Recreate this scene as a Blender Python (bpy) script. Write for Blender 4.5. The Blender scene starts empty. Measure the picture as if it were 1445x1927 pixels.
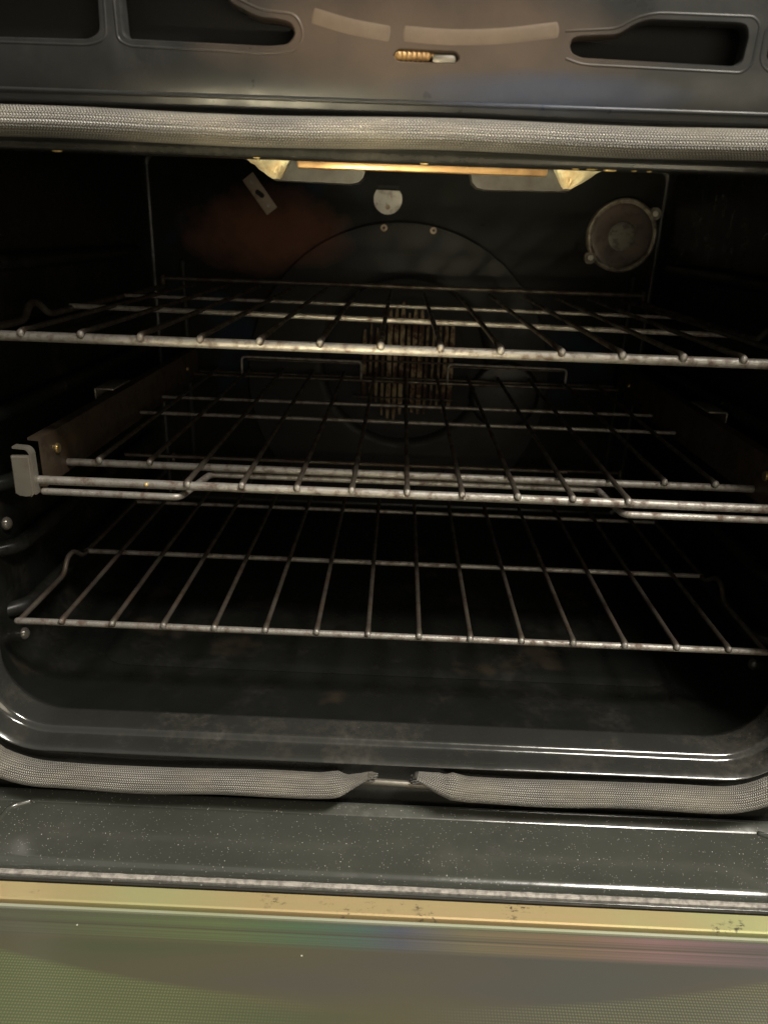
import bpy, bmesh, math, random
from mathutils import Vector, Matrix
PI = math.pi
R = math.radians
random.seed(7)
S = bpy.context.scene
COL = S.collection

# ------------------------------------------------------------------ camera
cam_d = bpy.data.cameras.new('camera'); cam = bpy.data.objects.new('camera', cam_d); COL.objects.link(cam)
cam_d.sensor_fit = 'VERTICAL'; cam_d.sensor_height = 24; cam_d.sensor_width = 18
cam_d.lens = 24 * 1392 / 1927
cam_d.clip_start = .01; cam_d.clip_end = 50
cam.matrix_world = Matrix.Rotation(R(.69), 4, 'Z') @ Matrix.Rotation(R(69.0), 4, 'X') @ Matrix.Rotation(R(2.06), 4, 'Z')
cam_d.dof.use_dof = True; cam_d.dof.focus_distance = .56; cam_d.dof.aperture_fstop = 6.0
S.camera = cam

# ------------------------------------------------------------------ world and lamps
w = bpy.data.worlds.new('World'); S.world = w; w.use_nodes = True
nt = w.node_tree; nt.nodes.clear()
out = nt.nodes.new('ShaderNodeOutputWorld'); bg = nt.nodes.new('ShaderNodeBackground')
tc = nt.nodes.new('ShaderNodeTexCoord'); sx = nt.nodes.new('ShaderNodeSeparateXYZ')
rp = nt.nodes.new('ShaderNodeValToRGB')
# a plain dim kitchen: dark floor, warm walls, paler ceiling
rp.color_ramp.elements[0].position = .0; rp.color_ramp.elements[0].color = (.035, .028, .018, 1)
rp.color_ramp.elements[1].position = 1.; rp.color_ramp.elements[1].color = (.27, .255, .225, 1)
e = rp.color_ramp.elements.new(.45); e.color = (.055, .048, .034, 1)
mr = nt.nodes.new('ShaderNodeMapRange'); mr.inputs[1].default_value = -1; mr.inputs[2].default_value = 1
nt.links.new(tc.outputs['Generated'], sx.inputs[0]); nt.links.new(sx.outputs['Z'], mr.inputs[0])
nt.links.new(mr.outputs[0], rp.inputs[0]); nt.links.new(rp.outputs[0], bg.inputs['Color'])
bg.inputs['Strength'].default_value = 1.3
nt.links.new(bg.outputs[0], out.inputs[0])

def area(name, loc, target, sx_, sy_, power, col):
    l = bpy.data.lights.new(name, 'AREA'); l.shape = 'RECTANGLE'; l.size = sx_; l.size_y = sy_
    l.energy = power; l.color = col
    o = bpy.data.objects.new(name, l); COL.objects.link(o); o.location = loc
    o.rotation_euler = (Vector(target) - Vector(loc)).to_track_quat('-Z', 'Y').to_euler()
    return o
area('ceiling_lamp', (.75, -.26, 1.35), (0, .45, -.3), .60, .25, 60.0, (1, .94, .84))
area('front_fill', (.42, -.75, -.06), (-.1, .6, -.12), .85, .5, 5.2, (1, .88, .66))  # added warm front fill, partly for bounce off the open door
low = area('door_bounce_fill', (-.30, -.50, -.42), (.02, .62, .006), .10, .08, .33, (1, .87, .58)); low.data.spread = R(18)  # added narrow fill, imitates light bouncing up off the door glass

S.view_settings.view_transform = 'Standard'
try: S.view_settings.look = 'None'
except Exception: pass
S.view_settings.exposure = 0; S.view_settings.gamma = 1

# ------------------------------------------------------------------ material helpers
def newmat(name):
    m = bpy.data.materials.new(name); m.use_nodes = True
    return m, m.node_tree, m.node_tree.nodes['Principled BSDF']
def N(nt, t, **kw):
    n = nt.nodes.new(t)
    for k, v in kw.items():
        if isinstance(k, str) and k.startswith('i_'): n.inputs[k[2:].replace('_', ' ')].default_value = v
        else: setattr(n, k, v)
    return n
def mix(nt, fac, a, b, mode='MIX'):
    n = nt.nodes.new('ShaderNodeMix'); n.data_type = 'RGBA'; n.blend_type = mode
    for sock, v in ((n.inputs[0], fac), (n.inputs[6], a), (n.inputs[7], b)):
        if hasattr(v, 'is_output') or isinstance(v, bpy.types.NodeSocket): nt.links.new(v, sock)
        else: sock.default_value = v if isinstance(v, (int, float)) else (*v, 1)
    return n.outputs[2]
def ramp(nt, src, p0, p1, c0=0., c1=1.):
    n = nt.nodes.new('ShaderNodeMapRange'); n.inputs[1].default_value = p0; n.inputs[2].default_value = p1
    n.inputs[3].default_value = c0; n.inputs[4].default_value = c1; n.clamp = True
    nt.links.new(src, n.inputs[0]); return n.outputs[0]
def coords(nt, scale=(1, 1, 1), kind='Object'):
    t = nt.nodes.new('ShaderNodeTexCoord'); mp = nt.nodes.new('ShaderNodeMapping'); mp.inputs['Scale'].default_value = scale
    nt.links.new(t.outputs[kind], mp.inputs[0]); return mp.outputs[0]
def noise(nt, vec, scale, detail=4, rough=.6):
    n = nt.nodes.new('ShaderNodeTexNoise'); n.inputs['Scale'].default_value = scale
    n.inputs['Detail'].default_value = detail; n.inputs['Roughness'].default_value = rough
    nt.links.new(vec, n.inputs['Vector']); return n.outputs[0]
def bump(nt, bs, h, strength, dist=.001):
    b = nt.nodes.new('ShaderNodeBump'); b.inputs['Strength'].default_value = strength; b.inputs['Distance'].default_value = dist
    nt.links.new(h, b.inputs['Height']); nt.links.new(b.outputs[0], bs.inputs['Normal'])
def math_(nt, op, a, b=0.):
    n = nt.nodes.new('ShaderNodeMath'); n.operation = op
    for s_, v in ((n.inputs[0], a), (n.inputs[1], b)):
        if isinstance(v, bpy.types.NodeSocket): nt.links.new(v, s_)
        else: s_.default_value = v
    return n.outputs[0]

def enamel(name, base, rough=.22, zones=(), speck=0., dust=0., dustcol=(.16, .145, .12), stain=None, spsc=420, dscale=18, wav=.15, spec=.5, ior=1.55):
    m, nt, bs = newmat(name)
    v = coords(nt)
    col = mix(nt, ramp(nt, noise(nt, v, 9, 5), .35, .65), base, tuple(c * 1.35 for c in base))
    ro = ramp(nt, noise(nt, v, 40, 5), .3, .7, rough * .75, rough * 1.5)
    if stain:
        for sc, lo, hi, c in stain:
            col = mix(nt, ramp(nt, noise(nt, v, sc, 3), lo, hi), col, c)
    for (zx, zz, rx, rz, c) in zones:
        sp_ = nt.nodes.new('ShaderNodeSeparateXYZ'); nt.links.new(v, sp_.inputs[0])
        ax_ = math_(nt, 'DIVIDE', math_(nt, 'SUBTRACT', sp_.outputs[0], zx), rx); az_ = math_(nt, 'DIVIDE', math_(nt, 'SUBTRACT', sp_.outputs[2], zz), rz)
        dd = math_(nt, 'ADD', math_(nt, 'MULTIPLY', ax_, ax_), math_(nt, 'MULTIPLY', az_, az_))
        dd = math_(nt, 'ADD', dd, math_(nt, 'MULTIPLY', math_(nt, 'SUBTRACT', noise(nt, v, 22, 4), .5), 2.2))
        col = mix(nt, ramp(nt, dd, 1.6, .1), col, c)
    if dust:
        d = math_(nt, 'MULTIPLY', ramp(nt, noise(nt, v, dscale, 8, .7), .5, .72), ramp(nt, noise(nt, v, dscale * 9, 6, .7), .38, .6))
        d = math_(nt, 'MULTIPLY', d, dust)
        col = mix(nt, d, col, dustcol)
        ro = math_(nt, 'ADD', ro, math_(nt, 'MULTIPLY', d, .4))
    if speck:
        for sc, th, s_ in ((spsc, .16, speck), (spsc * .45, .10, speck * 1.2)):
            vo = nt.nodes.new('ShaderNodeTexVoronoi'); vo.inputs['Scale'].default_value = sc
            wv = coords(nt, (1, .8, 1)); nt.links.new(wv, vo.inputs['Vector'])
            sep = nt.nodes.new('ShaderNodeSeparateColor'); nt.links.new(vo.outputs['Color'], sep.inputs[0])
            f = math_(nt, 'MULTIPLY', math_(nt, 'LESS_THAN', vo.outputs['Distance'], th), math_(nt, 'GREATER_THAN', sep.outputs[0], .62))
            f = math_(nt, 'MULTIPLY', f, ramp(nt, sep.outputs[1], 0, 1, .15, 1))
            f = math_(nt, 'MULTIPLY', f, s_)
            col = mix(nt, f, col, (.62, .60, .54))
    nt.links.new(col, bs.inputs['Base Color']); nt.links.new(ro, bs.inputs['Roughness'])
    bs.inputs['IOR'].default_value = ior; bs.inputs['Specular IOR Level'].default_value = spec
    bump(nt, bs, noise(nt, v, 55, 3), wav, .0012)
    return m

def metal(name, base, rough=.35, metallic=.8, soil=(.05, .03, .018), soilamt=.6, sscale=60, lo=.5, hi=.62, bmp=.25):
    m, nt, bs = newmat(name)
    v = coords(nt)
    f = math_(nt, 'MULTIPLY', ramp(nt, noise(nt, v, sscale, 6, .65), lo, hi), soilamt)
    tone = mix(nt, ramp(nt, noise(nt, v, 25, 4), .3, .7), tuple(c * .75 for c in base), base)
    nt.links.new(mix(nt, f, tone, soil), bs.inputs['Base Color'])
    bs.inputs['Metallic'].default_value = metallic
    nt.links.new(math_(nt, 'ADD', math_(nt, 'MULTIPLY', f, .35), rough), bs.inputs['Roughness'])
    bump(nt, bs, noise(nt, v, sscale * 5, 4), bmp, .0006)
    return m

M = {}
M['liner'] = enamel('black_enamel_liner', (.0068, .0072, .0064), .28, spec=.16, stain=[(14, .60, .70, (.022, .018, .013))], dust=.3, dustcol=(.06, .056, .05), dscale=11)
M['rear'] = enamel('black_enamel_rear', (.008, .0082, .0075), 0.36, spec=.08, zones=[(-.175, -.008, .090, .045, (.105, .05, .034))], dust=.3, dustcol=(.025, .023, .02), dscale=9,  # the reddish zone is a reflection painted into the enamel
                   stain=[(6.5, .6, .7, (.012, .018, .028))])
M['cover'] = enamel('black_enamel_fan_cover', (.0125, .0128, .0118), .38, spec=.08, dust=.2, dustcol=(.014, .013, .012), dscale=9, zones=[(-.125, -.020, .050, .028, (.085, .042, .03))],  # reddish zone carries the rear wall's painted reflection onto the cover
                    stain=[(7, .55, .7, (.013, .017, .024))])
M['frame'] = enamel('grey_enamel_frame', (.021, .0215, .0195), .15, ior=1.65, dust=.35, dustcol=(.15, .13, .11), dscale=13)
M['panel'] = enamel('grey_enamel_upper_panel', (.017, .0176, .0172), .32, spec=.25, zones=[(.012, .093, .105, .024, (.072, .052, .038)), (.075, .070, .070, .009, (.028, .036, .060))], dust=.25, dustcol=(.08, .075, .07), dscale=12)  # brown zone: reflection painted into the enamel; bluish patch lower right
M['door'] = enamel('speckled_grey_enamel_door', (.043, .045, .038), .17, ior=1.75, speck=.7, spsc=680, dust=.45, dustcol=(.10, .095, .082), dscale=8)
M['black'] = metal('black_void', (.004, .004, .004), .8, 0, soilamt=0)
M['bar'] = metal('soiled_chrome_bar', (.30, .284, .258), .42, .5, (.085, .05, .032), .85, 130, .47, .66, .6)
M['wire'] = metal('browned_chrome_wire', (.15, .132, .108), .38, .7, (.05, .028, .016), .8, 60, .42, .62)
M['slide'] = metal('dark_brown_slide', (.060, .042, .027), .45, .2, (.01, .007, .005), .5)
M['galv'] = metal('galvanised_steel', (.215, .20, .17), .45, .6, (.09, .06, .04), .6, 45, .5, .7)
M['brass'] = metal('brass_rivet', (.75, .58, .28), .3, .9, soilamt=.2)
M['plate'] = metal('tarnished_plate', (.30, .24, .18), .6, .2, (.10, .06, .04), .6, 70)
M['sil'] = metal('mottled_silver', (.42, .41, .38), .55, .2, (.14, .12, .10), .6, 110)
M['lampg'] = metal('lamp_ring_metal', (.20, .18, .145), .4, .3, (.03, .02, .012), .8, 60, .4, .6)
M['glassb'] = metal('brown_lamp_glass', (.030, .016, .009), .5, 0, (.010, .006, .004), .7, 90)
M['lens'] = metal('frosted_lens', (.075, .070, .055), .5, 0, (.02, .014, .009), .8, 110)
M['rust'] = metal('rusty_blade', (.37, .29, .175), .6, .1, (.05, .020, .011), .95, 55, .42, .56)
M['foil'] = metal('crumpled_foil', (.95, .87, .58), .32, .15, (.55, .30, .08), .7, 45, .5, .72, .8)
M['bronze'] = metal('heat_bronzed_steel', (.48, .30, .13), .35, .5, (.12, .06, .03), .5, 30)
M['shield'] = metal('grey_broiler_shield', (.055, .055, .047), .4, .2, (.03, .022, .017), .8, 22, .45, .6)
M['arch'] = metal('tan_reflection', (.135, .096, .062), .5, .1, (.085, .060, .042), .9, 24, .4, .7)  # brown reflection on the upper panel, put into the colour

# gold anodised strip
m, nt, bs = newmat('gold_tinted_strip'); v = coords(nt); vs = coords(nt, (1.2, 60, 1))
c = mix(nt, ramp(nt, noise(nt, vs, 6, 3), .35, .65), (.62, .51, .25), (.66, .50, .27))
c = mix(nt, ramp(nt, noise(nt, v, 7, 2), .5, .7), c, (.57, .57, .28))
chip = math_(nt, 'MULTIPLY', ramp(nt, noise(nt, v, 26, 3), .60, .68), ramp(nt, noise(nt, coords(nt, (1, 1.6, 1)), 170, 5, .75), .53, .60))
c = mix(nt, chip, c, (.07, .06, .06))
nt.links.new(c, bs.inputs['Base Color']); bs.inputs['Metallic'].default_value = .5; bs.inputs['Roughness'].default_value = .30
bump(nt, bs, noise(nt, vs, 40, 3), .12, .0004); M['gold'] = m

# dusty metal edge
M['dusty'] = metal('dusty_steel_edge', (.42, .39, .35), .6, .15, (.12, .11, .10), .7, 260, .42, .62, .8)
M['steel'] = metal('dark_steel_edge', (.06, .058, .05), .22, .5, soilamt=.3)

M['studm'] = metal('worn_stud', (.16, .15, .13), .2, .5, soilamt=.4)
M['amber'] = metal('grease_and_glint', (.62, .46, .20), .15, .2, (.3, .16, .05), .6, 300)  # burnt grease, and the reflected glints modelled along the top lip
# coated door glass: interference tints and a dotted screen print
m, nt, bs = newmat('coated_door_glass')
vb = coords(nt, (1.0, 6, 1)); v = coords(nt)
nz = noise(nt, vb, 3.2, 2)
cr = nt.nodes.new('ShaderNodeValToRGB'); nt.links.new(nz, cr.inputs[0])
els = cr.color_ramp.elements
els[0].position = .28; els[0].color = (.062, .072, .042, 1); els[1].position = .72; els[1].color = (.082, .070, .054, 1)
for p_, c_ in ((.40, (.078, .074, .046)), (.52, (.072, .068, .054)), (.62, (.066, .066, .058))):
    e = els.new(p_); e.color = (*c_, 1)
sp = nt.nodes.new('ShaderNodeSeparateXYZ'); nt.links.new(v, sp.inputs[0])
# interference bands of the coating next to the pane's edge
ir = nt.nodes.new('ShaderNodeValToRGB'); nt.links.new(ramp(nt, sp.outputs[0], -.25, .25), ir.inputs[0])
els = ir.color_ramp.elements
els[0].position = 0; els[0].color = (.085, .088, .060, 1); els[1].position = 1.; els[1].color = (.12, .095, .10, 1)
for p_, c_ in ((.30, (.10, .13, .06)), (.40, (.075, .125, .070)), (.48, (.07, .115, .095)), (.53, (.080, .088, .115)), (.62, (.15, .13, .08)), (.75, (.17, .12, .08)), (.86, (.20, .125, .125))):
    e = els.new(p_); e.color = (*c_, 1)
bandn = noise(nt, coords(nt, (.35, 260, 1)), 1.6, 3, .55)
band = math_(nt, 'MULTIPLY', ramp(nt, sp.outputs[1], .3320, .3350), ramp(nt, bandn, .36, .60, .25, 1))
col = mix(nt, band, cr.outputs[0], ir.outputs[0])
dk = math_(nt, 'MULTIPLY', ramp(nt, sp.outputs[1], .3300, .3380), ramp(nt, noise(nt, coords(nt, (.2, 420, 1)), 1.0, 2, .5), .52, .62, 0, .45))
col = mix(nt, dk, col, (.05, .05, .035))
dx = math_(nt, 'SINE', math_(nt, 'MULTIPLY', math_(nt, 'ADD', sp.outputs[0], sp.outputs[1]), 2 * PI / .0036))
dy = math_(nt, 'SINE', math_(nt, 'MULTIPLY', math_(nt, 'SUBTRACT', sp.outputs[0], sp.outputs[1]), 2 * PI / .0036))
dot = ramp(nt, math_(nt, 'MULTIPLY', dx, dy), .0, .7)
edge = math_(nt, 'ADD', math_(nt, 'MULTIPLY', math_(nt, 'MULTIPLY', sp.outputs[0], sp.outputs[0]), -.45), sp.outputs[1])
zone = ramp(nt, edge, .3000, .2965)
zone = math_(nt, 'MULTIPLY', zone, ramp(nt, math_(nt, 'ABSOLUTE', sp.outputs[0]), .02, .12))
col = mix(nt, math_(nt, 'MULTIPLY', zone, ramp(nt, sp.outputs[0], .0, -.18, 0, .8)), col, (.078, .095, .045))
col = mix(nt, math_(nt, 'MULTIPLY', math_(nt, 'MULTIPLY', dot, zone), .8), col, (.15, .16, .085))
fl = nt.nodes.new('ShaderNodeTexVoronoi'); fl.inputs['Scale'].default_value = 90; nt.links.new(v, fl.inputs['Vector'])
sc_ = nt.nodes.new('ShaderNodeSeparateColor'); nt.links.new(fl.outputs['Color'], sc_.inputs[0])
f = math_(nt, 'MULTIPLY', math_(nt, 'LESS_THAN', fl.outputs['Distance'], .05), math_(nt, 'GREATER_THAN', sc_.outputs[0], .88))
col = mix(nt, f, col, (.5, .5, .42))
nt.links.new(col, bs.inputs['Base Color']); bs.inputs['Roughness'].default_value = .26; bs.inputs['IOR'].default_value = 1.5
M['glass'] = m
def tint(name, c):
    m, nt, bs = newmat(name); v = coords(nt, (1, 4, 1))
    nt.links.new(mix(nt, ramp(nt, noise(nt, v, 5, 2), .42, .58), c[0], c[1]), bs.inputs['Base Color'])
    bs.inputs['Roughness'].default_value = .45; bs.inputs['Metallic'].default_value = .05
    return m
M['edge1'] = tint('green_glass_edge', ((.26, .28, .18), (.32, .33, .26)))
M['edge2'] = tint('iridescent_edge', ((.055, .11, .05), (.07, .075, .11)))
M['edge3'] = tint('pink_glass_edge', ((.16, .15, .07), (.20, .12, .14)))

# braided fibreglass sleeve, uv: u metres along, v metres around
def braid(name, thread, gap, dirt):
    m, nt, bs = newmat(name)
    tcn = nt.nodes.new('ShaderNodeTexCoord'); s_ = nt.nodes.new('ShaderNodeSeparateXYZ'); nt.links.new(tcn.outputs['UV'], s_.inputs[0])
    v = coords(nt)
    u, vv = s_.outputs[0], s_.outputs[1]
    wob = math_(nt, 'MULTIPLY', math_(nt, 'SUBTRACT', noise(nt, v, 45, 3), .5), .0016)
    row = math_(nt, 'DIVIDE', math_(nt, 'ADD', vv, wob), .0021)
    fr = math_(nt, 'FRACT', row); idx = math_(nt, 'FLOOR', row)
    par = math_(nt, 'FRACT', math_(nt, 'MULTIPLY', idx, .5))                 # 0 or .5
    sgn = math_(nt, 'SUBTRACT', math_(nt, 'MULTIPLY', par, 4.), 1.)          # -1 / 1
    sk = math_(nt, 'MULTIPLY', math_(nt, 'MULTIPLY', fr, sgn), .0011)
    st = math_(nt, 'SINE', math_(nt, 'MULTIPLY', math_(nt, 'ADD', math_(nt, 'ADD', u, sk), math_(nt, 'MULTIPLY', wob, .3)), 2 * PI / .0017))
    rowh = math_(nt, 'SINE', math_(nt, 'MULTIPLY', fr, PI)); rowv = noise(nt, coords(nt, (8, 60, 60)), 3, 2)
    h = math_(nt, 'MULTIPLY', ramp(nt, st, -1, 1, .15, 1), ramp(nt, rowh, 0, .8, .1, 1))
    c = mix(nt, ramp(nt, h, .15, .75), gap, thread)
    c = mix(nt, math_(nt, 'MULTIPLY', ramp(nt, noise(nt, v, 14, 5), .48, .68), .7), c, dirt)
    c = mix(nt, ramp(nt, rowv, .35, .65, .35, 0), c, gap)
    nt.links.new(c, bs.inputs['Base Color']); bs.inputs['Roughness'].default_value = .42
    bs.inputs['Specular IOR Level'].default_value = .7
    bump(nt, bs, h, 1.0, .0018)
    return m
M['braid'] = braid('braided_gasket', (.70, .665, .60), (.055, .051, .045), (.40, .36, .29))

# ------------------------------------------------------------------ geometry helpers
def link(name, bm, mat, parent=None, smooth=True):
    me = bpy.data.meshes.new(name); bmesh.ops.recalc_face_normals(bm, faces=bm.faces[:]) if bm.faces else None
    bm.to_mesh(me); bm.free(); me.materials.append(M[mat] if isinstance(mat, str) else mat)
    if smooth:
        for p in me.polygons: p.use_smooth = True
    o = bpy.data.objects.new(name, me); COL.objects.link(o)
    if parent: o.parent = parent
    return o
def thing(name, label, cat, group=None):
    o = bpy.data.objects.new(name, None); COL.objects.link(o); o['label'] = label; o['category'] = cat
    if group: o['group'] = group
    o.empty_display_size = .05
    return o
def flatshade(o, ang=35):
    me = o.data
    for p in me.polygons: p.use_smooth = True
    try: me.set_sharp_from_angle(angle=R(ang))
    except Exception: pass
    return o
def round_path(pts, r, n=5):
    """polyline with rounded corners"""
    P = [Vector(p) for p in pts]; o = [P[0]]
    for i in range(1, len(P) - 1):
        a, b, c = P[i - 1], P[i], P[i + 1]
        d1 = (a - b); d2 = (c - b)
        k = min(r, d1.length * .45, d2.length * .45)
        p1 = b + d1.normalized() * k; p2 = b + d2.normalized() * k
        for j in range(n + 1):
            t = j / n; o.append(p1 * (1 - t) ** 2 + b * 2 * t * (1 - t) + p2 * t * t)
    o.append(P[-1]); return o
def add_tube(bm, pts, r, seg=10, caps=True, flat=1.0, up=Vector((0, 0, 1)), uv=False):
    P = [Vector(p) for p in pts]; n = len(P)
    rf = r if callable(r) else (lambda i: r)
    ff = flat if callable(flat) else (lambda i: flat)
    rings = []; L = 0; lens = []
    uvl = bm.loops.layers.uv.verify() if uv else None
    ref = None
    for i in range(n):
        t = (P[min(i + 1, n - 1)] - P[max(i - 1, 0)]).normalized()
        if i: L += (P[i] - P[i - 1]).length
        lens.append(L)
        if ref is None:
            ref = up if abs(t.dot(up)) < .95 else Vector((0, 1, 0))
        a = t.cross(ref).normalized(); b = a.cross(t).normalized(); ref = b
        rings.append([bm.verts.new(P[i] + (a * math.cos(2 * PI * k / seg) * ff(i) + b * math.sin(2 * PI * k / seg)) * rf(i)) for k in range(seg)])
    for i in range(n - 1):
        for k in range(seg):
            k2 = (k + 1) % seg
            f = bm.faces.new((rings[i][k], rings[i + 1][k], rings[i + 1][k2], rings[i][k2]))
            if uv:
                R0 = .0115
                for lp, (ii, kk) in zip(f.loops, ((i, k), (i + 1, k), (i + 1, k + 1), (i, k + 1))):
                    lp[uvl].uv = (lens[ii], kk / seg * 2 * PI * R0)
    if caps:
        for ri, end in ((rings[0], -1), (rings[-1], 1)):
            c = Vector((0, 0, 0))
            for v_ in ri: c += v_.co
            c /= seg
            t = (P[1] - P[0]).normalized() * -1 if end < 0 else (P[-1] - P[-2]).normalized()
            prev = ri
            rr = (ri[0].co - c).length
            for q in (.45, .8):
                nr = [bm.verts.new(c + (v_.co - c) * math.sqrt(1 - q * q) + t * rr * q) for v_ in ri]
                for k in range(seg): bm.faces.new((prev[k], prev[(k + 1) % seg], nr[(k + 1) % seg], nr[k]))
                prev = nr
            tip = bm.verts.new(c + t * rr)
            for k in range(seg): bm.faces.new((prev[k], prev[(k + 1) % seg], tip))
def tube(name, pts, r, mat, parent, seg=10, **kw):
    bm = bmesh.new(); add_tube(bm, pts, r, seg, **kw); return link(name, bm, mat, parent)
def add_box(bm, c, s, rot=None):
    mtx = Matrix.Translation(c) @ (rot.to_4x4() if rot else Matrix()) @ Matrix.Diagonal((*s, 1))
    bmesh.ops.create_cube(bm, size=1, matrix=mtx)
def box(name, c, s, mat, parent, bev=.0008, rot=None):
    bm = bmesh.new(); add_box(bm, c, s, rot)
    if bev: bmesh.ops.bevel(bm, geom=bm.edges[:], offset=bev, segments=2, affect='EDGES', profile=.5)
    return flatshade(link(name, bm, mat, parent))
def add_disc(bm, c, r, h, ax='Y', seg=48, r2=None):
    rot = Matrix.Rotation(PI / 2, 4, 'X') if ax == 'Y' else (Matrix.Rotation(PI / 2, 4, 'Y') if ax == 'X' else Matrix())
    bmesh.ops.create_cone(bm, cap_ends=True, segments=seg, radius1=r, radius2=r2 if r2 is not None else r, depth=h, matrix=Matrix.Translation(c) @ rot)
def disc(name, c, r, h, mat, parent, ax='Y', seg=48, bev=.0006):
    bm = bmesh.new(); add_disc(bm, c, r, h, ax, seg)
    if bev:
        es = [e_ for e_ in bm.edges if len(e_.link_faces) == 2 and e_.calc_face_angle() > 1]
        bmesh.ops.bevel(bm, geom=es, offset=bev, segments=2, affect='EDGES')
    return flatshade(link(name, bm, mat, parent))
def lathe_y(bm, cx, cz, prof, seg=48, a0=0, a1=2 * PI):
    """prof: (radius, y) revolved about the Y axis through cx, cz"""
    full = abs(a1 - a0 - 2 * PI) < 1e-6
    n = seg if full else seg + 1
    rings = [[bm.verts.new((cx + r * math.cos(a0 + (a1 - a0) * k / seg), y, cz + r * math.sin(a0 + (a1 - a0) * k / seg))) for k in range(n)] for r, y in prof]
    for i in range(len(prof) - 1):
        for k in range(seg):
            k2 = (k + 1) % n
            bm.faces.new((rings[i][k], rings[i][k2], rings[i + 1][k2], rings[i + 1][k]))
def prism_y(name, poly, y0, y1, mat, parent, bev=0.):
    """outline in (x, z), extruded y0..y1"""
    bm = bmesh.new()
    f = bm.faces.new([bm.verts.new((x, y0, z)) for x, z in poly])
    r_ = bmesh.ops.extrude_face_region(bm, geom=[f])
    for v_ in r_['geom']:
        if isinstance(v_, bmesh.types.BMVert): v_.co.y = y1
    if bev:
        es = [e_ for e_ in bm.edges if abs(e_.verts[0].co.y - y0) < 1e-7 and abs(e_.verts[1].co.y - y0) < 1e-7]
        bmesh.ops.bevel(bm, geom=es, offset=bev, segments=3, affect='EDGES')
    return flatshade(link(name, bm, mat, parent))
def rrect(hw, zb, zt, r, n=10, nb=24):
    """rounded rectangle in (x, z) with a fixed point count"""
    pts = []
    for cx, cz, a in ((hw - r, zb + r, -PI / 2), (hw - r, zt - r, 0), (-hw + r, zt - r, PI / 2), (-hw + r, zb + r, PI)):
        for j in range(n + 1):
            t = a + PI / 2 * j / n; pts.append((cx + r * math.cos(t), cz + r * math.sin(t)))
    return pts
def loft(bm, loops):
    rings = [[bm.verts.new(p) for p in l] for l in loops]
    for a, b in zip(rings, rings[1:]):
        for k in range(len(a)):
            k2 = (k + 1) % len(a)
            bm.faces.new((a[k], a[k2], b[k2], b[k]))
    return rings

# ================================================================== THE OVEN
oven = thing('wall_oven', 'black enamelled electric oven standing open, with braided gasket and lowered glass door', 'oven')

# ---- front frame: stepped rounded lip round the mouth
prof = round_path([(.506, .0060, 0), (.4975, .0003, 0), (.4752, 0, 0), (.4718, .0045, 0), (.4590, .0051, 0), (.4535, .0078, 0),
                   (.4600, .0110, 0), (.4605, .0500, 0), (.4605, .0900, 0)], .0022, 5)
loops = []
for p in prof:
    o_ = p.y
    zt = min(.036 + o_, .0570 + o_ * .02)
    loops.append([(x, p.x, z) for x, z in rrect(.3030 + o_, -.3722 - o_, zt, .045 + min(o_, .05))])
bm = bmesh.new(); loft(bm, loops); frame = link('front_frame', bm, 'frame', oven)

for x_, w_, zo in ((-.2060, .0032, .0002), (-.0880, .0024, 0), (.0105, .0026, .0002), (.0990, .0022, 0), (.1085, .0036, 0), (.1190, .0040, .0004), (.1330, .0018, 0), (.1420, .0016, 0)):  # reflected glints on the top lip, shaped as small amber beads
    bm = bmesh.new(); bmesh.ops.create_uvsphere(bm, u_segments=14, v_segments=8, radius=1, matrix=Matrix.Translation((x_, .4790, .0362 - zo)) @ Matrix.Diagonal((w_, .0016, .0008, 1)))
    link('grease_glint_bead', bm, 'amber', frame)

# ---- cavity liner: side walls, floor, ceiling in one shell, rounded to the rear wall
HW, ZF, ZC, YR = .3280, -.3805, .0820, 1.010
cav = [[(x, .506, z) for x, z in rrect(.3090, -.3782, .0420, .051)]]
for y, i_, r_ in ((.530, .005, .056), (.56, 0, .040), (.985, 0, .016), (1.006, .0006, .014), (1.0085, .002, .014), (1.0098, .004, .014), (1.0102, .006, .014)):
    zt = {.5215: .048, .530: .062}.get(y, ZC - i_)
    cav.append([(x, y, z) for x, z in rrect(HW - i_, ZF + i_, zt, r_)])
bm = bmesh.new(); loft(bm, cav); liner = link('cavity_liner', bm, 'liner', oven)
# rack guides pressed in the side walls, each with a rounded nose
for s_ in (-1, 1):
    for z in (-.036, -.093, -.150, -.207, -.264, -.321):
        bm = bmesh.new()
        add_tube(bm, round_path([(s_ * .332, .560, z), (s_ * .3175, .574, z), (s_ * .3175, .935, z), (s_ * .332, .95, z)], .012), .0068, 12)
        link('rack_guide', bm, 'liner', liner)
for s_ in (-1, 1):
    for z in (-.030, -.140, -.245, -.352):
        bm = bmesh.new(); bmesh.ops.create_uvsphere(bm, u_segments=16, v_segments=10, radius=1, matrix=Matrix.Translation((s_ * .3265, .575, z)) @ Matrix.Diagonal((.0045, .0058, .0058, 1)))
        link('support_stud', bm, 'studm', liner)
# shallow recess pressed in the floor
bm = bmesh.new()
lps = []
for i_, dz in ((0, .0004), (.006, .0022), (.012, .0022), (.02, .0006), (.026, .0004)):
    lps.append([(x, y, ZF + dz) for x, y in rrect(.265 - i_, .575 + i_, .96 - i_, .03)])
loft(bm, lps); bm.faces.new([bm.verts.new((x, y, ZF + .0004)) for x, y in rrect(.265 - .026, .575 + .026, .96 - .026, .03)])
bmesh.ops.remove_doubles(bm, verts=bm.verts[:], dist=1e-5)
link('floor_pressing', bm, 'liner', oven)

# ---- rear wall and what is screwed on it
box('rear_wall', (0, 1.0155, -.145), (.68, .010, .49), 'rear', oven, .001)
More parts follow.
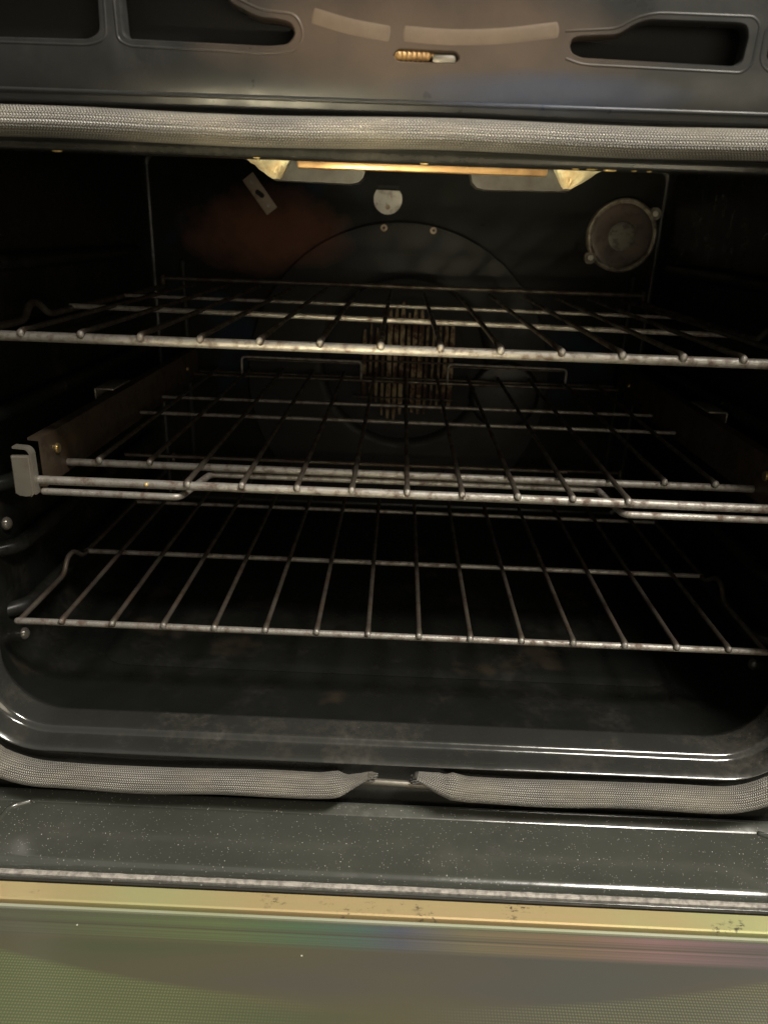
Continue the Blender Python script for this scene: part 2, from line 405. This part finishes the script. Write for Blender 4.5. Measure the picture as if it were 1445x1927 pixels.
# vertical corner ribs that show behind the racks
for x0 in (-.2855, .2985):
    tube('corner_rib', [(x0, 1.0088, -.34), (x0, 1.0088, -.05)], .0045, 'cover', oven, 10)

cov = bpy.data.objects.new('fan_cover', None)
# cover: a wide disc with a flat bottom and a round hole in it
bm = bmesh.new()
cx, cz, ro, ri, hx, hz = 0.0, -.195, .2035, .108, .0075, -.168
n = 96
def ring_pts(rad, y, clip=True):
    o = []
    for k in range(n):
        a = 2 * PI * k / n; x = cx + rad * math.cos(a); z = cz + rad * math.sin(a)
        if clip: z = max(z, -.355)
        o.append((x, y, z))
    return o
def hole_pts(rad, y): return [(hx + rad * math.cos(2 * PI * k / n), y, hz + rad * math.sin(2 * PI * k / n)) for k in range(n)]
loft(bm, [ring_pts(ro, 1.0100), ring_pts(ro, 1.0035), ring_pts(ro - .0015, 1.0018), ring_pts(ro - .010, 1.0012), hole_pts(ri + .012, 1.0012), hole_pts(ri + .004, 1.0022), hole_pts(ri, 1.006), hole_pts(ri - .001, 1.0095)])
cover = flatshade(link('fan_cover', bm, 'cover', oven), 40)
# dark throat, hub and vertical blades of the convection fan
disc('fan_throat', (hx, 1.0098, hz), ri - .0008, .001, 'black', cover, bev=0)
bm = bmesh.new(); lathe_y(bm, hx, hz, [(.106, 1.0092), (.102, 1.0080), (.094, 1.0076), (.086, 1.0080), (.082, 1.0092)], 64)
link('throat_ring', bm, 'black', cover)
nb = 15
for k in range(nb):
    x = hx + .005 + (k - (nb - 1) / 2) * .0083
    hh = math.sqrt(max(.0045, .082 ** 2 - (x - hx) ** 2)) * random.uniform(.82, .98)
    if k < 3: hh *= .8
    zoff = random.uniform(-.007, .004)
    bm = bmesh.new(); wv = .0024 * random.uniform(.6, 1.3)
    for j in range(9):
        t = j / 8; z = hz + zoff - hh + 2 * hh * t
        y = 1.003 - .010 * math.sin(PI * t) * (1 - abs(x - hx) / .12)
        dx_ = random.uniform(-.00012, .00012)
        ww = wv * (1 if 0 < j < 8 else .5)
        vs_ = [bm.verts.new((x - ww + dx_, y + .0016, z)), bm.verts.new((x + ww + dx_, y - .0012, z)), bm.verts.new((x + ww + dx_, y + .0008, z)), bm.verts.new((x - ww + dx_, y + .0036, z))]
        if j:
            for q in range(4): bm.faces.new((pv[q], pv[(q + 1) % 4], vs_[(q + 1) % 4], vs_[q]))
        else: bm.faces.new(vs_)
        pv = vs_
    bm.faces.new(pv)
    flatshade(link('fan_blade', bm, 'rust', cover))
for z_, r_ in ((hz - .047, .0012), (hz + .052, .0012), (hz + .002, .0014)):
    hl = math.sqrt(.082 ** 2 - (z_ - hz) ** 2)
    tube('blade_brace', [(hx - hl, .9925, z_), (hx + hl, .9925, z_)], r_, 'slide', cover, 8)
# vent slots cut beside the hole
def slot(cx_, cz_, L, W, ang, name, mat, y0=1.0006, y1=1.0016, parent=None):
    pts = []
    for k in range(24):
        a = 2 * PI * k / 24
        px = (L - W) * (1 if math.cos(a) > 0 else -1) + W * math.cos(a); pz = W * math.sin(a)
        pts.append((cx_ + px * math.cos(ang) - pz * math.sin(ang), cz_ + px * math.sin(ang) + pz * math.cos(ang)))
    return prism_y(name, pts, y0, y1, mat, parent)
slot(.1130, -.066, .040, .0125, R(-52), 'vent_slot', 'black', parent=cover)
for sx_, sz_, rr in ((.146, -.208, .047),):
    bm = bmesh.new(); lathe_y(bm, sx_, sz_, [(rr, 1.0012), (rr - .001, .9996), (rr - .006, .9988), (0.0005, .9986)], 40)
    link('round_boss', bm, 'liner', cover)
for x, z in ((-.0249, .0005 - .006), (.0375, -.0065)):
    sc = disc('cover_screw', (x, .9995, z + .0055), .0042, .0028, 'plate', cover, seg=20)
    disc('screw_socket', (x, .9979, z + .0055), .0017, .0009, 'black', sc, seg=10, bev=0)

# tilted sensor plate
c = Vector((-.1822, 1.0075, .0347)); ang = R(-53)
rot = Matrix.Rotation(-ang, 3, 'Y')
pl = box('sensor_plate', c, (.0495, .0022, .0165), 'plate', oven, .0005, rot)
for d in (-.0165, .0175):
    p_ = c + rot @ Vector((d, -.0018, .0012)); disc('plate_screw', p_, .0026, .0018, 'sil', pl, seg=16)
slot(c.x, c.z, .0062, .0030, -ang * 0 + R(-35), 'sensor_hole', 'black', 1.0058, 1.0066, pl)
# half disc with a flat top
poly = [(-.0213 + .0178 * math.cos(a), .0337 + .0178 * math.sin(a)) for a in [PI - .62 + (PI + 2 * .62 + 0) * k / 30 for k in range(31)]]
hd = prism_y('half_round_plate', poly, 1.0065, 1.0105, 'sil', oven, .0005)
disc('plate_screw', (-.0213, 1.0055, .0245), .0030, .0022, 'plate', hd, seg=16)
box('plate_slot', (-.0213, 1.0090, .0478), (.026, .003, .0035), 'black', hd, 0)

# oven lamp on the rear wall
lx, lz = .2745, .0008
bm = bmesh.new(); lathe_y(bm, lx, lz, [(.0435, 1.010), (.0440, 1.002), (.0432, .9995), (.0415, .9985), (.0395, .9995), (.0375, 1.0010)], 64)
lamp = link('lamp_cover', bm, 'lampg', oven)
for a_ in (R(20), R(95), R(150), R(195), R(262), R(305)):      # small clips round the rim
    box('rim_clip', (lx + .0392 * math.cos(a_), .9992, lz + .0392 * math.sin(a_)), (.0075, .0014, .0022), 'lampg', lamp, .0003, Matrix.Rotation(-(a_ + PI / 2), 3, 'Y'))
bm = bmesh.new(); lathe_y(bm, lx, lz, [(.0388, 1.0012), (.0370, 1.0004), (.0330, 1.0002), (.0230, 1.0004), (.0170, 1.0006)], 64); link('lamp_glass', bm, 'glassb', lamp)
bm = bmesh.new(); lathe_y(bm, lx, lz - .001, [(.0174, 1.0008), (.0160, 1.0002), (.0120, 1.0001), (.0060, 1.0000), (.0002, 1.0000)], 48); link('lamp_lens', bm, 'lens', lamp)
for a in (R(36), R(217)):
    px, pz = lx + .0455 * math.cos(a), lz + .0455 * math.sin(a)
    lug = disc('lamp_lug', (px, 1.0035, pz), .0075, .009, 'lampg', lamp, seg=28)
    disc('lamp_screw', (px, .9985, pz), .0033, .0022, 'sil', lug, seg=18)

# ---- broiler shield hung from the ceiling
def broil_half(s_, x_out, x_in, x_end, zt, zb):
    """grey side wing with a folded bright corner"""
    bm = bmesh.new()
    poly = [(x_in, zt), (x_in, zb + .0004), (x_end + s_ * .010, zb - .0006), (x_end + s_ * .003, zb + .0006), (x_end - s_ * .001, zb + .004), (x_end - s_ * .004, zt)]
    f = [bm.verts.new((x, .632 + .02 * j, z)) for j in (0, 1) for x, z in poly]
    k = len(poly)
    bm.faces.new(f[:k]); bm.faces.new(f[k:][::-1])
    for i in range(k): bm.faces.new((f[i], f[(i + 1) % k], f[k + (i + 1) % k], f[k + i]))
    return bm
bars = bpy.data.objects
shield = box('broiler_shield', (.013, .668, .064), (.30, .09, .030), 'shield', oven, .003)
box('front_lip', (.012, .6195, .0445), (.190, .006, .0085), 'bronze', shield, .002)
for s_, xa, xb, xe in ((-1, -.1253, -.0828, -.034), (1, .1512, .1071, .053)):
    poly = [(xa, .0490), (xb, .0480), (xb + s_ * .006, .0395), (xb + s_ * .013, .0335), (xb + s_ * .022, .0325), (xa - s_ * .012, .0400)]
    # folded corner with creases: displaced grid between outline points
    bm = bmesh.new(); nu, nv = 14, 8; g = []
    for j in range(nv + 1):
        t = j / nv; z = .0500 - t * .0172
        xo = xa + (xb + s_ * .019 - xa) * (t ** 1.25) * .92; xi = xb + (s_ * .015) * t ** .8
        row = []
        for i in range(nu + 1):
            u = i / nu; x = xo + (xi - xo) * u
            y = .612 + .020 * t + .004 * math.sin(u * 9 + t * 5) * (1 - t * .6) - .006 * math.sin(PI * u) + random.uniform(-.0009, .0009)
            row.append((x, y, z + (0 if j in (0, nv) else random.uniform(-.0006, .0006))))
        g.append(row)
    back = [[(x, y + .012, z + .001) for x, y, z in r_] for r_ in g]
    G = [[bm.verts.new(p) for p in r_] for r_ in g]; B = [[bm.verts.new(p) for p in r_] for r_ in back]
    for j in range(nv):
        for i in range(nu):
            bm.faces.new((G[j][i], G[j][i + 1], G[j + 1][i + 1], G[j + 1][i])); bm.faces.new((B[j][i + 1], B[j][i], B[j + 1][i], B[j + 1][i + 1]))
    rim = [(0, i) for i in range(nu + 1)] + [(j, nu) for j in range(1, nv + 1)] + [(nv, i) for i in range(nu - 1, -1, -1)] + [(j, 0) for j in range(nv - 1, 0, -1)]
    for a_, b_ in zip(rim, rim[1:] + rim[:1]): bm.faces.new((G[a_[0]][a_[1]], B[a_[0]][a_[1]], B[b_[0]][b_[1]], G[b_[0]][b_[1]]))
    flatshade(link('foil_corner', bm, 'foil', shield), 25)
    # grey wing running inward from the corner
    xm = xb + s_ * .021
    link('shield_wing', broil_half(s_, xa, xm, xe, .0475, .0318 if s_ < 0 else .0310), 'shield', shield, False)

# ---- upper front panel with cut-outs, latch slot and tan reflection strips
holes = [
    [(-.260, .0868), (-.1700, .0873), (-.1635, .0910), (-.1625, .1250), (-.250, .1250)],
    [(-.1525, .1250), (-.1520, .0905), (-.1490, .0880), (-.0745, .0868), (-.0640, .0880), (-.0600, .0935), (-.0625, .0985), (-.0690, .1000), (-.0800, .1005), (-.0950, .1070), (-.1000, .1250)],
    [(.0822, .0920), (.0835, .0885), (.0890, .0862), (.1695, .0846), (.1735, .0870), (.1745, .0990), (.1725, .1040), (.1680, .1050), (.1220, .1052), (.1150, .1030), (.1070, .0980), (.0870, .0968), (.0832, .0955)],
    [(.1850, .0900), (.1890, .0850), (.262, .0835), (.268, .088), (.268, .1045), (.1900, .1052), (.1850, .1010)],
]
slotpoly = [(-.0095, .0850), (-.0075, .0820), (.0238, .0817), (.0265, .0846), (.0240, .0880), (-.0072, .0884)]
bm = bmesh.new()
def ring2(bm, poly, y):
    P_ = round_path([(p[0], y, p[1]) for p in poly + poly[:1]], .0032, 3)
    vs_ = [bm.verts.new(p) for p in P_[:-1]]
    return vs_
outer = [(-.40, .0590), (.40, .0590), (.40, .26), (-.40, .26)]
ov = [bm.verts.new((x, .4500, z)) for x, z in outer]
edges = [bm.edges.new((ov[i], ov[(i + 1) % 4])) for i in range(4)]
hv = []
for hp in holes + [slotpoly]:
    vs_ = ring2(bm, hp, .4500)
    es = [bm.edges.new((vs_[i], vs_[(i + 1) % len(vs_)])) for i in range(len(vs_))]
    edges += es; hv.append(vs_)
bmesh.ops.triangle_fill(bm, use_beauty=True, use_dissolve=False, edges=edges)
# rolled edges going back into each hole
for vs_ in hv:
    cxx = sum(v_.co.x for v_ in vs_) / len(vs_); czz = sum(v_.co.z for v_ in vs_) / len(vs_)
    prev = vs_
    for dy, k in ((.0006, .0005), (.002, .0009), (.009, .0010)):
        nr = []
        for i, v_ in enumerate(vs_):
            a = vs_[i - 1].co; b = vs_[(i + 1) % len(vs_)].co; t = (b - a).normalized()
            nrm = Vector((t.z, 0, -t.x))
            if nrm.dot(Vector((cxx, 0, czz)) - v_.co) < 0 and False: nrm = -nrm
            nr.append(bm.verts.new((v_.co.x - nrm.x * k, v_.co.y + dy, v_.co.z - nrm.z * k)))
        for i in range(len(vs_)):
            j = (i + 1) % len(vs_); bm.faces.new((prev[i], prev[j], nr[j], nr[i]))
        prev = nr
# lower flange
fl_ = [[bm.verts.new((x, y, z)) for x in (-.40, .40)] for y, z in ((.4500, .0590), (.4510, .0578), (.4600, .0574))]
for a, b in zip(fl_, fl_[1:]): bm.faces.new((a[0], a[1], b[1], b[0]))
bmesh.ops.remove_doubles(bm, verts=bm.verts[:], dist=1e-6)
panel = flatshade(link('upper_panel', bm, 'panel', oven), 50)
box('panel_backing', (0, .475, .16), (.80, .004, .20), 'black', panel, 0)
# raised beads that outline the cut-outs
def bead(pts, r=.0009, y=.4500, closed=False):
    P_ = round_path([(x, y, z) for x, z in pts], .005, 4)
    tube('pressed_bead', P_, r, 'panel', panel, 8)
bead([(.0800, .0985), (.1060, .1003), (.1150, .1055), (.1250, .1078), (.1750, .1075), (.1790, .1040), (.1785, .0865), (.1740, .0822), (.0900, .0836), (.0815, .0860)], .0010, .4507)
bead([(-.260, .0850), (-.1700, .0850), (-.1605, .0880), (-.1598, .125)], .0010, .4507)
bead([(-.1555, .125), (-.1548, .0880), (-.1490, .0852), (-.0760, .0838), (-.0610, .0850), (-.0560, .0925), (-.0600, .1020), (-.0790, .1034), (-.0930, .1090), (-.0960, .125)], .0010, .4507)
bead([(.262, .0806), (.1900, .0818), (.1822, .0870), (.1822, .1030), (.1890, .1080), (.262, .1080)], .0010, .4507)
bead([(-.30, .0632), (.30, .0632)], .0014, .4504)
# brown reflection above the latch, shaped as an arched tan strip in two lengths
def arch(pts, name='arched_reflection', r=.0042):
    P_ = round_path([(x, .4502, z) for x, z in pts], .02, 6)
    P_ = [P_[0] + (P_[1] - P_[0]) * f_ for f_ in (0, .02, .04, .06, .1)] + P_[1:-1] + [P_[-1] + (P_[-2] - P_[-1]) * f_ for f_ in (.1, .06, .04, .02, 0)]
    nn_ = len(P_); tube(name, P_, lambda i: r * min(1, .35 + .2 * min(i, nn_ - 1 - i)), 'arch', panel, 14, flat=.10, up=Vector((0, 0, 1)))
arch([(-.0520, .1018), (-.0330, .0972), (-.0110, .0945)])
arch([(-.0045, .0950), (.0180, .0938), (.0450, .0948), (.0765, .0990)])
# latch in the slot: threaded spring end and pale tongue
bm = bmesh.new(); P_ = [(-.0070 + .0155 * k / 60, .4530, .0856) for k in range(61)]
add_tube(bm, P_, lambda i: .0024 + .00028 * math.sin(i * 2 * PI / 10), 10); la = link('door_latch', bm, 'bronze', panel)
box('latch_tongue', (.0178, .4540, .0846), (.0130, .006, .0046), 'galv', la, .0018)
box('latch_bar', (.0080, .4560, .0868), (.031, .003, .0022), 'bronze', la, .0006)

# ---- braided gasket round the mouth, split at the bottom centre
def gasket_path():
    hw, zb, zt, r = .3245, -.3920, .0474, .0740
    y = .4455
    right = [Vector((x_ / 200, 0, 0)) for x_ in ()]
    pts = []
    # start left of the gap, go left along the bottom, up, over the top and back to the right end
    n1 = 60
    x0 = -.0075
    for k in range(n1): pts.append((x0 - (hw - r + x0) * k / n1, zb))
    for k in range(14): a = -PI / 2 - PI / 2 * k / 14; pts.append((-(hw - r) + r * math.cos(a), zb + r + r * math.sin(a)))
    for k in range(20): pts.append((-hw, zb + r + (zt - .05 - zb - r) * k / 20))
    for k in range(14): a = PI - PI / 2 * k / 14; pts.append((-(hw - .05) + .05 * math.cos(a), zt - .05 + .05 * math.sin(a)))
    for k in range(90): pts.append((-(hw - .05) + 2 * (hw - .05) * k / 90, zt))
    for k in range(14): a = PI / 2 - PI / 2 * k / 14; pts.append(((hw - .05) + .05 * math.cos(a), zt - .05 + .05 * math.sin(a)))
    for k in range(20): pts.append((hw, zt - .05 - (zt - .05 - zb - r) * k / 20))
    for k in range(14): a = 0 - PI / 2 * k / 14; pts.append(((hw - r) + r * math.cos(a), zb + r + r * math.sin(a)))
    x1 = .0265
    for k in range(n1 + 1): pts.append(((hw - r) + (x1 - (hw - r)) * k / n1, zb))
    return [Vector((x, y, z)) for x, z in pts]
gp = gasket_path(); rads = []; out_ = []
tot = len(gp)
for i, p in enumerate(gp):
    bottom = p.z < -.38; top = p.z > .04
    rad = .0107 if not top else .0097
    q = p.copy()
    if bottom:
        q.z += .0007 * math.sin(p.x * 43) + .0006 * math.sin(p.x * 19 + 1)
        q.z += .0028 * max(-1, min(1, p.x / .22)) - .0006
        rad *= 1 + .03 * math.sin(p.x * 61)
        if i < tot / 2: d = -.0075 - p.x          # left end
        else: d = p.x - .0265
        if d < .040:
            t = max(0, 1 - d / .040)
            if i < tot / 2:
                prof_r = [1, 1.02, 1.06, 1.04, .88, .62, .44, .38, .24]
                k = t * 8; a = int(min(7, k)); f_ = k - a; s__ = prof_r[a] * (1 - f_) + prof_r[a + 1] * f_
                rad *= s__; q.z += .0095 * t ** 2.0
            else:
                prof_r = [1, 1.0, 1.03, 1.06, .95, .76, .60, .50, .34]
                k = t * 8; a = int(min(7, k)); f_ = k - a; s__ = prof_r[a] * (1 - f_) + prof_r[a + 1] * f_
                rad *= s__; q.z += .0085 * t ** 1.7
            q.y += .002 * t
            if .42 < t < .62: rad *= .90; q.z -= .0006
    if top:
        q.z += .0006 * math.sin(p.x * 31 + 1) + .0005 * math.sin(p.x * 12)
    out_.append(q); rads.append(rad)
# dense resample near the ends
bm = bmesh.new()
add_tube(bm, out_, lambda i: rads[i], 28, flat=.80, uv=True, up=Vector((0, 1, 0)))
gasket = link('door_gasket', bm, 'braid', oven)
# core wire that joins the two gasket ends, and its channel
tube('core_wire', [(-.016, .4490, -.3905), (.035, .4490, -.3920)], .0026, 'galv', gasket, 10)
# frayed, scorched mouths of the two sleeve ends
for x0, z0, s_ in ((-.0068, -.3842, 1), (.0256, -.3850, -1)):
    bm = bmesh.new()
    for k in range(60):
        a = random.uniform(0, 2 * PI); r0 = .0034 * math.sqrt(random.random())
        p0 = Vector((x0 - s_ * .0030, .4465 + r0 * math.cos(a), z0 + r0 * math.sin(a)))
        p1 = p0 + Vector((s_ * random.uniform(.002, .0070), random.uniform(-.001, .001), random.uniform(-.0012, .0012)))
        add_tube(bm, [p0, p1], .00028, 5)
    link('frayed_end', bm, 'braid', gasket)

# ---- door, lowered flat
ZD = -.4200
door_prof = round_path([(0, .4545, ZD - .030), (0, .4540, ZD + .0042), (0, .4512, ZD + .0040), (0, .4446, ZD + .0006), (0, .4438, ZD), (0, .3915, ZD), (0, .3880, ZD - .0021),
                        (0, .3850, ZD - .0021), (0, .3810, ZD - .0002), (0, .3740, ZD + .0004), (0, .3715, ZD - .006)], .0025, 5)
bm = bmesh.new(); rows = []
xs = [-.36 + .72 * k / 36 for k in range(37)]
for p in door_prof: rows.append([bm.verts.new((x, p.y, p.z)) for x in xs])
for a, b in zip(rows, rows[1:]):
    for k in range(36): bm.faces.new((a[k], a[k + 1], b[k + 1], b[k]))
under = [bm.verts.new((x, y, ZD - .030)) for x, y in ((-.36, .3780), (.36, .3780))]
door = flatshade(link('oven_door', bm, 'door', oven), 60)
# side pressings of the enamel panel
for s_, x0 in ((-1, -.281), (1, .300)):
    tube('side_pressing', round_path([(x0 - s_ * .012, .4440, ZD + .0002), (x0, .4380, ZD), (x0 + s_ * .003, .3960, ZD - .0006)], .008), .0022, 'door', door, 10)
# black strip painted in for the shade in the gap under the gasket
box('hinge_shadow_strip', (0, .4580, -.4290), (.72, .004, .012), 'black', door, 0)
# dusty steel edges, gold strip, glass
def strip(name, y0, y1, z0, z1, mat, parent, jag=0., bev=.0006, x0=-.36, x1=.36):
    bm = bmesh.new(); n_ = 160; A = []
    for k in range(n_ + 1):
        x = x0 + (x1 - x0) * k / n_; j = random.uniform(-jag, jag)
        A.append([bm.verts.new((x, y1, z0)), bm.verts.new((x, y1, z1 - bev)), bm.verts.new((x, y1 - bev, z1 + j)), bm.verts.new((x, y0 + bev, z1 + j)), bm.verts.new((x, y0, z1 - bev)), bm.verts.new((x, y0, z0))])
    for a, b in zip(A, A[1:]):
        for q in range(6): bm.faces.new((a[q], b[q], b[(q + 1) % 6], a[(q + 1) % 6]))
    bm.faces.new(A[0]); bm.faces.new(A[-1][::-1])
    return flatshade(link(name, bm, mat, parent), 30)
strip('dusty_edge', .3755, .3795, ZD - .010, ZD + .0030, 'dusty', door, .0004, .0012)
strip('steel_edge', .3708, .3730, ZD - .010, ZD + .0024, 'steel', door, 0, .0008)
strip('gold_strip', .3560, .3698, ZD - .010, ZD + .0020, 'gold', door, .00003, .0009)
strip('glass_edge', .3515, .3536, ZD - .010, ZD + .0010, 'edge1', door, 0, .0008)
bm = bmesh.new(); rows = []
gl = round_path([(0, .3512, ZD - .012), (0, .3510, ZD - .0010), (0, .3320, ZD - .0014), (0, .10, ZD - .0022), (0, .0, ZD - .0022)], .0010, 3)
xs = [-.36 + .72 * k / 20 for k in range(21)]
for p in gl: rows.append([bm.verts.new((x, p.y, p.z)) for x in xs])
for a, b in zip(rows, rows[1:]):
    for k in range(20): bm.faces.new((a[k], a[k + 1], b[k + 1], b[k]))
link('door_glass', bm, 'glass', door)

# ================================================================== RACKS
def wire_mesh(x, y0, y1, z, r=.0020, tip=.0026):
    bm = bmesh.new()
    pts = [(x, y0 - .0022, z - .0016), (x, y0 - .0006, z - .0004), (x, y0 + .003, z), (x, y0 + .010, z)]
    n_ = 14; b_ = random.uniform(-.0006, .0006)
    pts += [(x + b_ * math.sin(PI * k / n_), y0 + .010 + (y1 - y0 - .012) * k / n_, z) for k in range(1, n_ + 1)]
    add_tube(bm, pts, lambda i: tip if i < 2 else (tip * .9 if i == 2 else r), 10)
    return bm
def tipcap(x, y0, z, tip, parent):
    bm = bmesh.new(); bmesh.ops.create_icosphere(bm, subdivisions=2, radius=tip * random.uniform(.88, 1.08), matrix=Matrix.Translation((x + random.uniform(-.0004, .0004), y0 - .0028, z - .0012 + random.uniform(-.0004, .0004))) @ Matrix.Diagonal((1, .8, 1.15, 1)))
    return link('weld_tip', bm, 'bar', parent)
def side_rail(s_, xo, y0, y1, z, kink=True):
    x = s_ * xo
    pts = [(x * .985, y0, z), (x, y0 + .006, z)]
    if kink: pts += [(x, y0 + .115, z), (x, y0 + .130, z + .010), (x, y0 + .145, z + .010), (x, y0 + .158, z)]
    pts += [(x, y1 - .012, z), (x, y1, z + .014)]
    return round_path(pts, .008)
def rack(name, label, z, y0, y1, xl, xr, wx, rb, mids, group, yaw_mid=0.):
    t = thing(name, label, 'oven rack', group)
    zb = z
    # front bar with bent ends
    bm = bmesh.new()
    pts = [(xl + (xr - xl) * k / 30, y0 + random.uniform(-.0002, .0002), zb) for k in range(31)]
    add_tube(bm, pts, rb, 12); link('front_bar', bm, 'bar', t)
    for s_, xx in ((-1, xl + .001), (1, xr - .001)):
        pts = [(xx, y0 + .002, zb), (xx, y0 + .085, zb), (xx + s_ * .002, y0 + .100, zb + .011), (xx + s_ * .002, y0 + .115, zb + .011), (xx, y0 + .128, zb), (xx, y1, zb), (xx, y1 + .004, zb + .012)]
        tube('side_rail', round_path(pts, .007), rb * .85, 'wire', t, 10)
    for q, (ym, rr, sl) in enumerate(mids):
        tube('support_bar', [(xl, ym, zb + sl), (xr, ym, zb - sl)], rr, 'bar', t, 10)
    tube('rear_bar', round_path([(xl, y1 + .003, zb + .010), (xr, y1 + .003, zb + .010)], .01), rb * .75, 'wire', t, 10)
    zw = zb + rb * .5 + .0024
    for x in wx:
        wo = link('cross_wire', wire_mesh(x, y0 - rb * .2, y1 + .004, zw), 'wire', t)
        tipcap(x, y0 - rb * .2, zw, .0026, wo)
    return t
rack('oven_rack', 'uppermost wire rack, its grey front bar above the sliding rack and below the lamp', -.0775, .510, .955, -.298, .300,
     [-.2568 + .0407 * k for k in range(14)], .0035, [(.685, .0025, .0022), (.815, .0019, .001)], 'plain wire oven racks')
rack('oven_rack', 'lowest wire rack, rust-flecked front bar just above the oven floor', -.3065, .520, .950, -.299, .304,
     [-.2617 + .0410 * k for k in range(14)], .0027, [(.659, .0024, 0), (.80, .0022, 0)], 'plain wire oven racks')

sr = thing('sliding_rack', 'middle wire rack on dark side slides, with looped rear handles and galvanised front hook', 'oven rack')
tube('front_bar', [(-.2655 + .552 * k / 24, .520, -.1850 + random.uniform(-.0001, .0001)) for k in range(25)], .0034, 'bar', sr, 12)
tube('inner_bar', [(-.2655, .572, -.1868), (.2900, .572, -.1868)], .0031, 'bar', sr, 12)
# stepped lower rod: forward at both ends, set back in the middle
zl = -.1935
tube('lower_rod', round_path([(-.2620, .519, zl), (-.1600, .519, zl - .0005), (-.1500, .5745, zl), (.1660, .5745, zl), (.1720, .519, zl), (.2960, .519, zl)], .006, 7), .0027, 'bar', sr, 12)
tube('lower_rod', [(-.1400, .585, -.1905), (.1560, .585, -.1905)], .0021, 'bar', sr, 10)
tube('lower_rod', [(-.2350, .618, -.1930), (.1500, .618, -.1930)], .0016, 'wire', sr, 10)
for ym, rr in ((.747, .0020), (.822, .0019), (.962, .0020), (.985, .0018)):
    tube('support_bar', [(-.2640, ym, -.1868), (.2860, ym, -.1868)], rr, 'bar' if ym < .9 else 'wire', sr, 10)
zw = -.1822
for x in (-.2388, -.1975, .2174, .2575):
    wo = link('cross_wire', wire_mesh(x, .571, .987, zw), 'wire', sr); tipcap(x, .571, zw, .0027, wo)
for k in range(9):
    x = -.1530 + .0408 * k
    wo = link('cross_wire', wire_mesh(x, .519, .987, zw + .0010), 'wire', sr); tipcap(x, .519, zw + .0010, .0027, wo)
for xa, xb in ((-.2030, -.0475), (.0645, .2170)):
    tube('rear_handle', round_path([(xa, .962, -.1860), (xa, .962, -.1615), (xb, .962, -.1625), (xb, .962, -.1860)], .006, 5), .0015, 'bar', sr, 10)
    tube('rear_handle', [(xa + .004, .985, -.1690), (xb, .985, -.1690)], .0012, 'wire', sr, 8)
bm = bmesh.new(); bmesh.ops.create_icosphere(bm, subdivisions=2, radius=.0017, matrix=Matrix.Translation((-.1835, .5168, -.1842)))
link('grease_glint_bead', bm, 'amber', sr)  # burnt grease blob on the front bar
for s_, x0 in ((-1, -.2660), (1, .2900)):
    bm = bmesh.new()
    # C-shaped slide channel
    sec = [(0, -.1560), (s_ * .0100, -.1560), (s_ * .0100, -.1580), (s_ * .0020, -.1585), (s_ * .0020, -.1920), (s_ * .0100, -.1925), (s_ * .0100, -.1945), (0, -.1945)]
    ys = (.532, .984)
    r0 = [bm.verts.new((x0 + x, ys[0], z)) for x, z in sec]; r1 = [bm.verts.new((x0 + x, ys[1], z)) for x, z in sec]
    for k in range(8): bm.faces.new((r0[k], r0[(k + 1) % 8], r1[(k + 1) % 8], r1[k]))
    bm.faces.new(r0[::-1]); bm.faces.new(r1)
    sl = flatshade(link('slide_rail', bm, 'slide', sr))
    for y, z in ((.556, -.1705), (.93, -.1745)):
        disc('rail_rivet', (x0 - s_ * .0008, y, z), .0042 if y < .6 else .0026, .0024, 'brass', sl, 'X', 20, .0007)
    # folded tab that rises from the slide at mid depth
    tb = box('hanger_tab', (x0 + s_ * .0085, .705, -.1500), (.018, .046, .0016), 'galv', sl, .0004)
    box('tab_flange', (x0 + s_ * .0172, .705, -.1550), (.0016, .046, .0100), 'galv', tb, .0004)
    # galvanised front hook: wrapped plate with curled top
    xh = x0 + .0008 if s_ < 0 else x0 + .0160
    bm = bmesh.new()
    plate = [(-.0160, .512, -.1628), (-.0135, .508, -.1630), (-.0020, .508, -.1625), (0, .512, -.1600), (0, .512, -.1940), (-.0030, .508, -.1945), (-.0120, .508, -.1945), (-.0145, .512, -.1925)]
    th = .0012
    outl = [(-.0140, -.1640), (-.0005, -.1636), (-.0005, -.1930), (-.0030, -.1955), (-.0065, -.1940), (-.0110, -.1952), (-.0145, -.1930)]
    f = [bm.verts.new((xh + x, .5100, z)) for x, z in outl]; b = [bm.verts.new((xh + x, .5135, z)) for x, z in outl]
    bm.faces.new(f); bm.faces.new(b[::-1]); k_ = len(outl)
    for i in range(k_): bm.faces.new((f[i], f[(i + 1) % k_], b[(i + 1) % k_], b[i]))
    bmesh.ops.bevel(bm, geom=[e_ for e_ in bm.edges if e_.verts[0].co.y < .511 and e_.verts[1].co.y < .511], offset=.0009, segments=3, affect='EDGES')
    hk = flatshade(link('rail_hook', bm, 'galv', sl))
    bm = bmesh.new()
    path = round_path([(xh - .0005, .5125, -.1940), (xh - .0005, .5125, -.1620), (xh - .0030, .5125, -.1588), (xh - .0130, .5125, -.1582)], .006, 5)
    prev = None
    for i, p in enumerate(path):
        t_ = (path[min(i + 1, len(path) - 1)] - path[max(i - 1, 0)]).normalized(); nn = Vector((-t_.z, 0, t_.x)) * .0008
        vs_ = [bm.verts.new(p + nn + Vector((0, d, 0))) for d in (0, .007)] + [bm.verts.new(p - nn + Vector((0, d, 0))) for d in (.007, 0)]
        if prev:
            for q in range(4): bm.faces.new((prev[q], prev[(q + 1) % 4], vs_[(q + 1) % 4], vs_[q]))
        else: bm.faces.new(vs_)
        prev = vs_
    bm.faces.new(prev[::-1])
    flatshade(link('curled_top', bm, 'galv', hk))

try: cov.name; bpy.data.objects.remove(cov)
except Exception: pass
